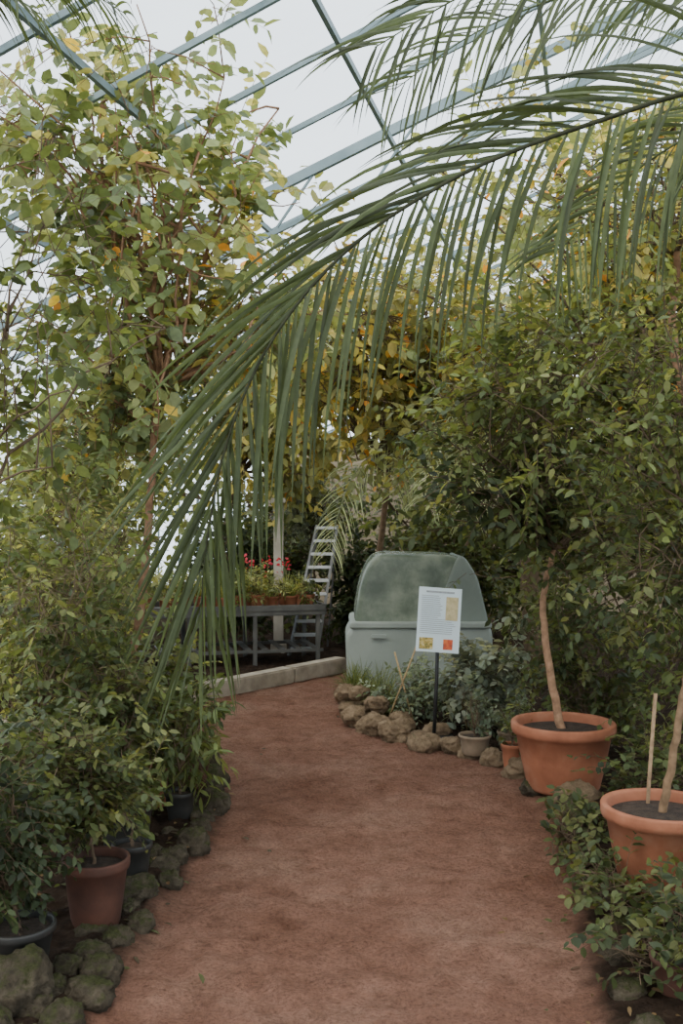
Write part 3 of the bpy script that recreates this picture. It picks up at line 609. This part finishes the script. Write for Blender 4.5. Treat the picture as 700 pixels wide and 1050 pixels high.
potted('potted_seedling',1.03,3.05,.085,.11,.06,4,[F_((1.03,3.05,.15),(1.05,3.05,.24),(.16,.12,.13),nb=6,nsub=14,ntw=50,k=7,tl=.1,L=.045,W=.026,pal='midd',br=.004,tr=.0015)])
plant('silver_leaf_shrub',(.98,6.7,0),[(.98,6.7,.1)],[F_((.98,6.7,.15),(.98,6.65,.47),(.36,.25,.33),nb=12,nsub=30,ntw=240,k=8,tl=.18,L=.07,W=.046,pal='grey',br=.006,tr=.002)],.01)
plant('leafy_shrub',(.62,7.0,0),[(.62,7,.1)],[F_((.62,7.0,.12),(.55,7.0,.24),(.35,.25,.22),nb=10,nsub=30,ntw=230,k=8,tl=.12,L=.045,W=.024,pal='blue',br=.005,tr=.0016)],.01)
for (x,y) in [(.10,7.75),(.22,7.4),(.35,7.2),(.16,7.85),(.30,7.6)]:
    mb=MB(); grass(mb,x,y,.03,160,.32,.007,'mid',.45,1.2); mb.build('ornamental_grass')
plant('leafy_shrub',(1.5,6.0,0),[(1.5,6,.1)],[F_((1.5,6.0,.2),(1.5,6.0,.6),(.4,.4,.55),nb=12,nsub=40,ntw=330,k=8,tl=.18,L=.055,W=.032,pal='midd',br=.006)],.012)
for (c,r,n,pl) in [((1.3,3.3,.18),(.38,.45,.17),220,'midd'),((1.0,3.2,.08),(.28,.3,.08),50,'midd'),((1.0,3.75,.09),(.18,.35,.09),50,'midd'),((1.45,4.5,.25),(.25,.35,.25),180,'midd'),((1.5,3.1,.4),(.3,.4,.4),180,'midd'),((.98,4.4,.08),(.14,.4,.08),60,'midd'),((1.35,2.75,.2),(.3,.25,.2),120,'midd')]:
    plant('trailing_ivy',(c[0],c[1],0),[(c[0],c[1],.02)],[F_((c[0],c[1],.05),c,r,nb=12,nsub=24,ntw=n,k=7,tl=.18,L=.045,W=.034,pal=pl,br=.004,tr=.0016,upr=.3,droop=.4)],.006)
plant('leafy_shrub',(.25,10.9,0),[(.25,10.9,.1)],[F_((.25,10.9,.2),(.25,10.9,.7),(.5,.3,.7),nb=12,nsub=40,ntw=420,k=8,tl=.2,L=.09,W=.045,pal='dark',br=.008)],.012)
plant('leafy_shrub',(1.2,9.8,0),[(1.2,9.8,.1)],[F_((1.2,9.8,.3),(1.1,9.7,1.0),(.9,.3,.8),nb=12,nsub=40,ntw=360,k=8,tl=.3,L=.09,W=.05,pal='midd',br=.01)],.02)
plant('unseen_shade_tree',(-1.7,.3,0),[(-1.6,.3,1.2)],[F_((-1.4,.3,2.3),(-.1,.5,3.3),(1.6,.8,.5),nb=16,nsub=50,ntw=420,k=8,tl=.35,L=.1,W=.06,pal='mid',br=.02,clip=False)],.05)  # out-of-view tree added above the camera to shade the near path

# ================================================================== LIGHT
w=bpy.data.worlds.new('World'); scene.world=w; w.use_nodes=True; nt=w.node_tree; bg=nt.nodes['Background']
tc=nt.nodes.new('ShaderNodeTexCoord'); sp=nt.nodes.new('ShaderNodeSeparateXYZ'); nt.links.new(tc.outputs['Generated'],sp.inputs[0])
cr=ramp(nt,sp.outputs[2],[(0.0,(.85,.92,.97)),(.5,(.86,.93,1.0))]); nt.links.new(cr,bg.inputs[0]); bg.inputs[1].default_value=3.0
sl=bpy.data.lights.new('Sun','SUN'); sl.energy=3.2; sl.angle=math.radians(60); sl.color=(1,.88,.72)
so=bpy.data.objects.new('sun_light',sl); so.rotation_euler=(math.radians(28),math.radians(-18),0); scene.collection.objects.link(so)

cam=bpy.data.cameras.new('Camera'); co=bpy.data.objects.new('camera',cam); scene.collection.objects.link(co)
co.location=(0,0,1.5); co.rotation_euler=(math.radians(90),0,0)
cam.sensor_fit='VERTICAL'; cam.sensor_height=36; cam.sensor_width=24; cam.lens=35; cam.clip_end=200
scene.camera=co
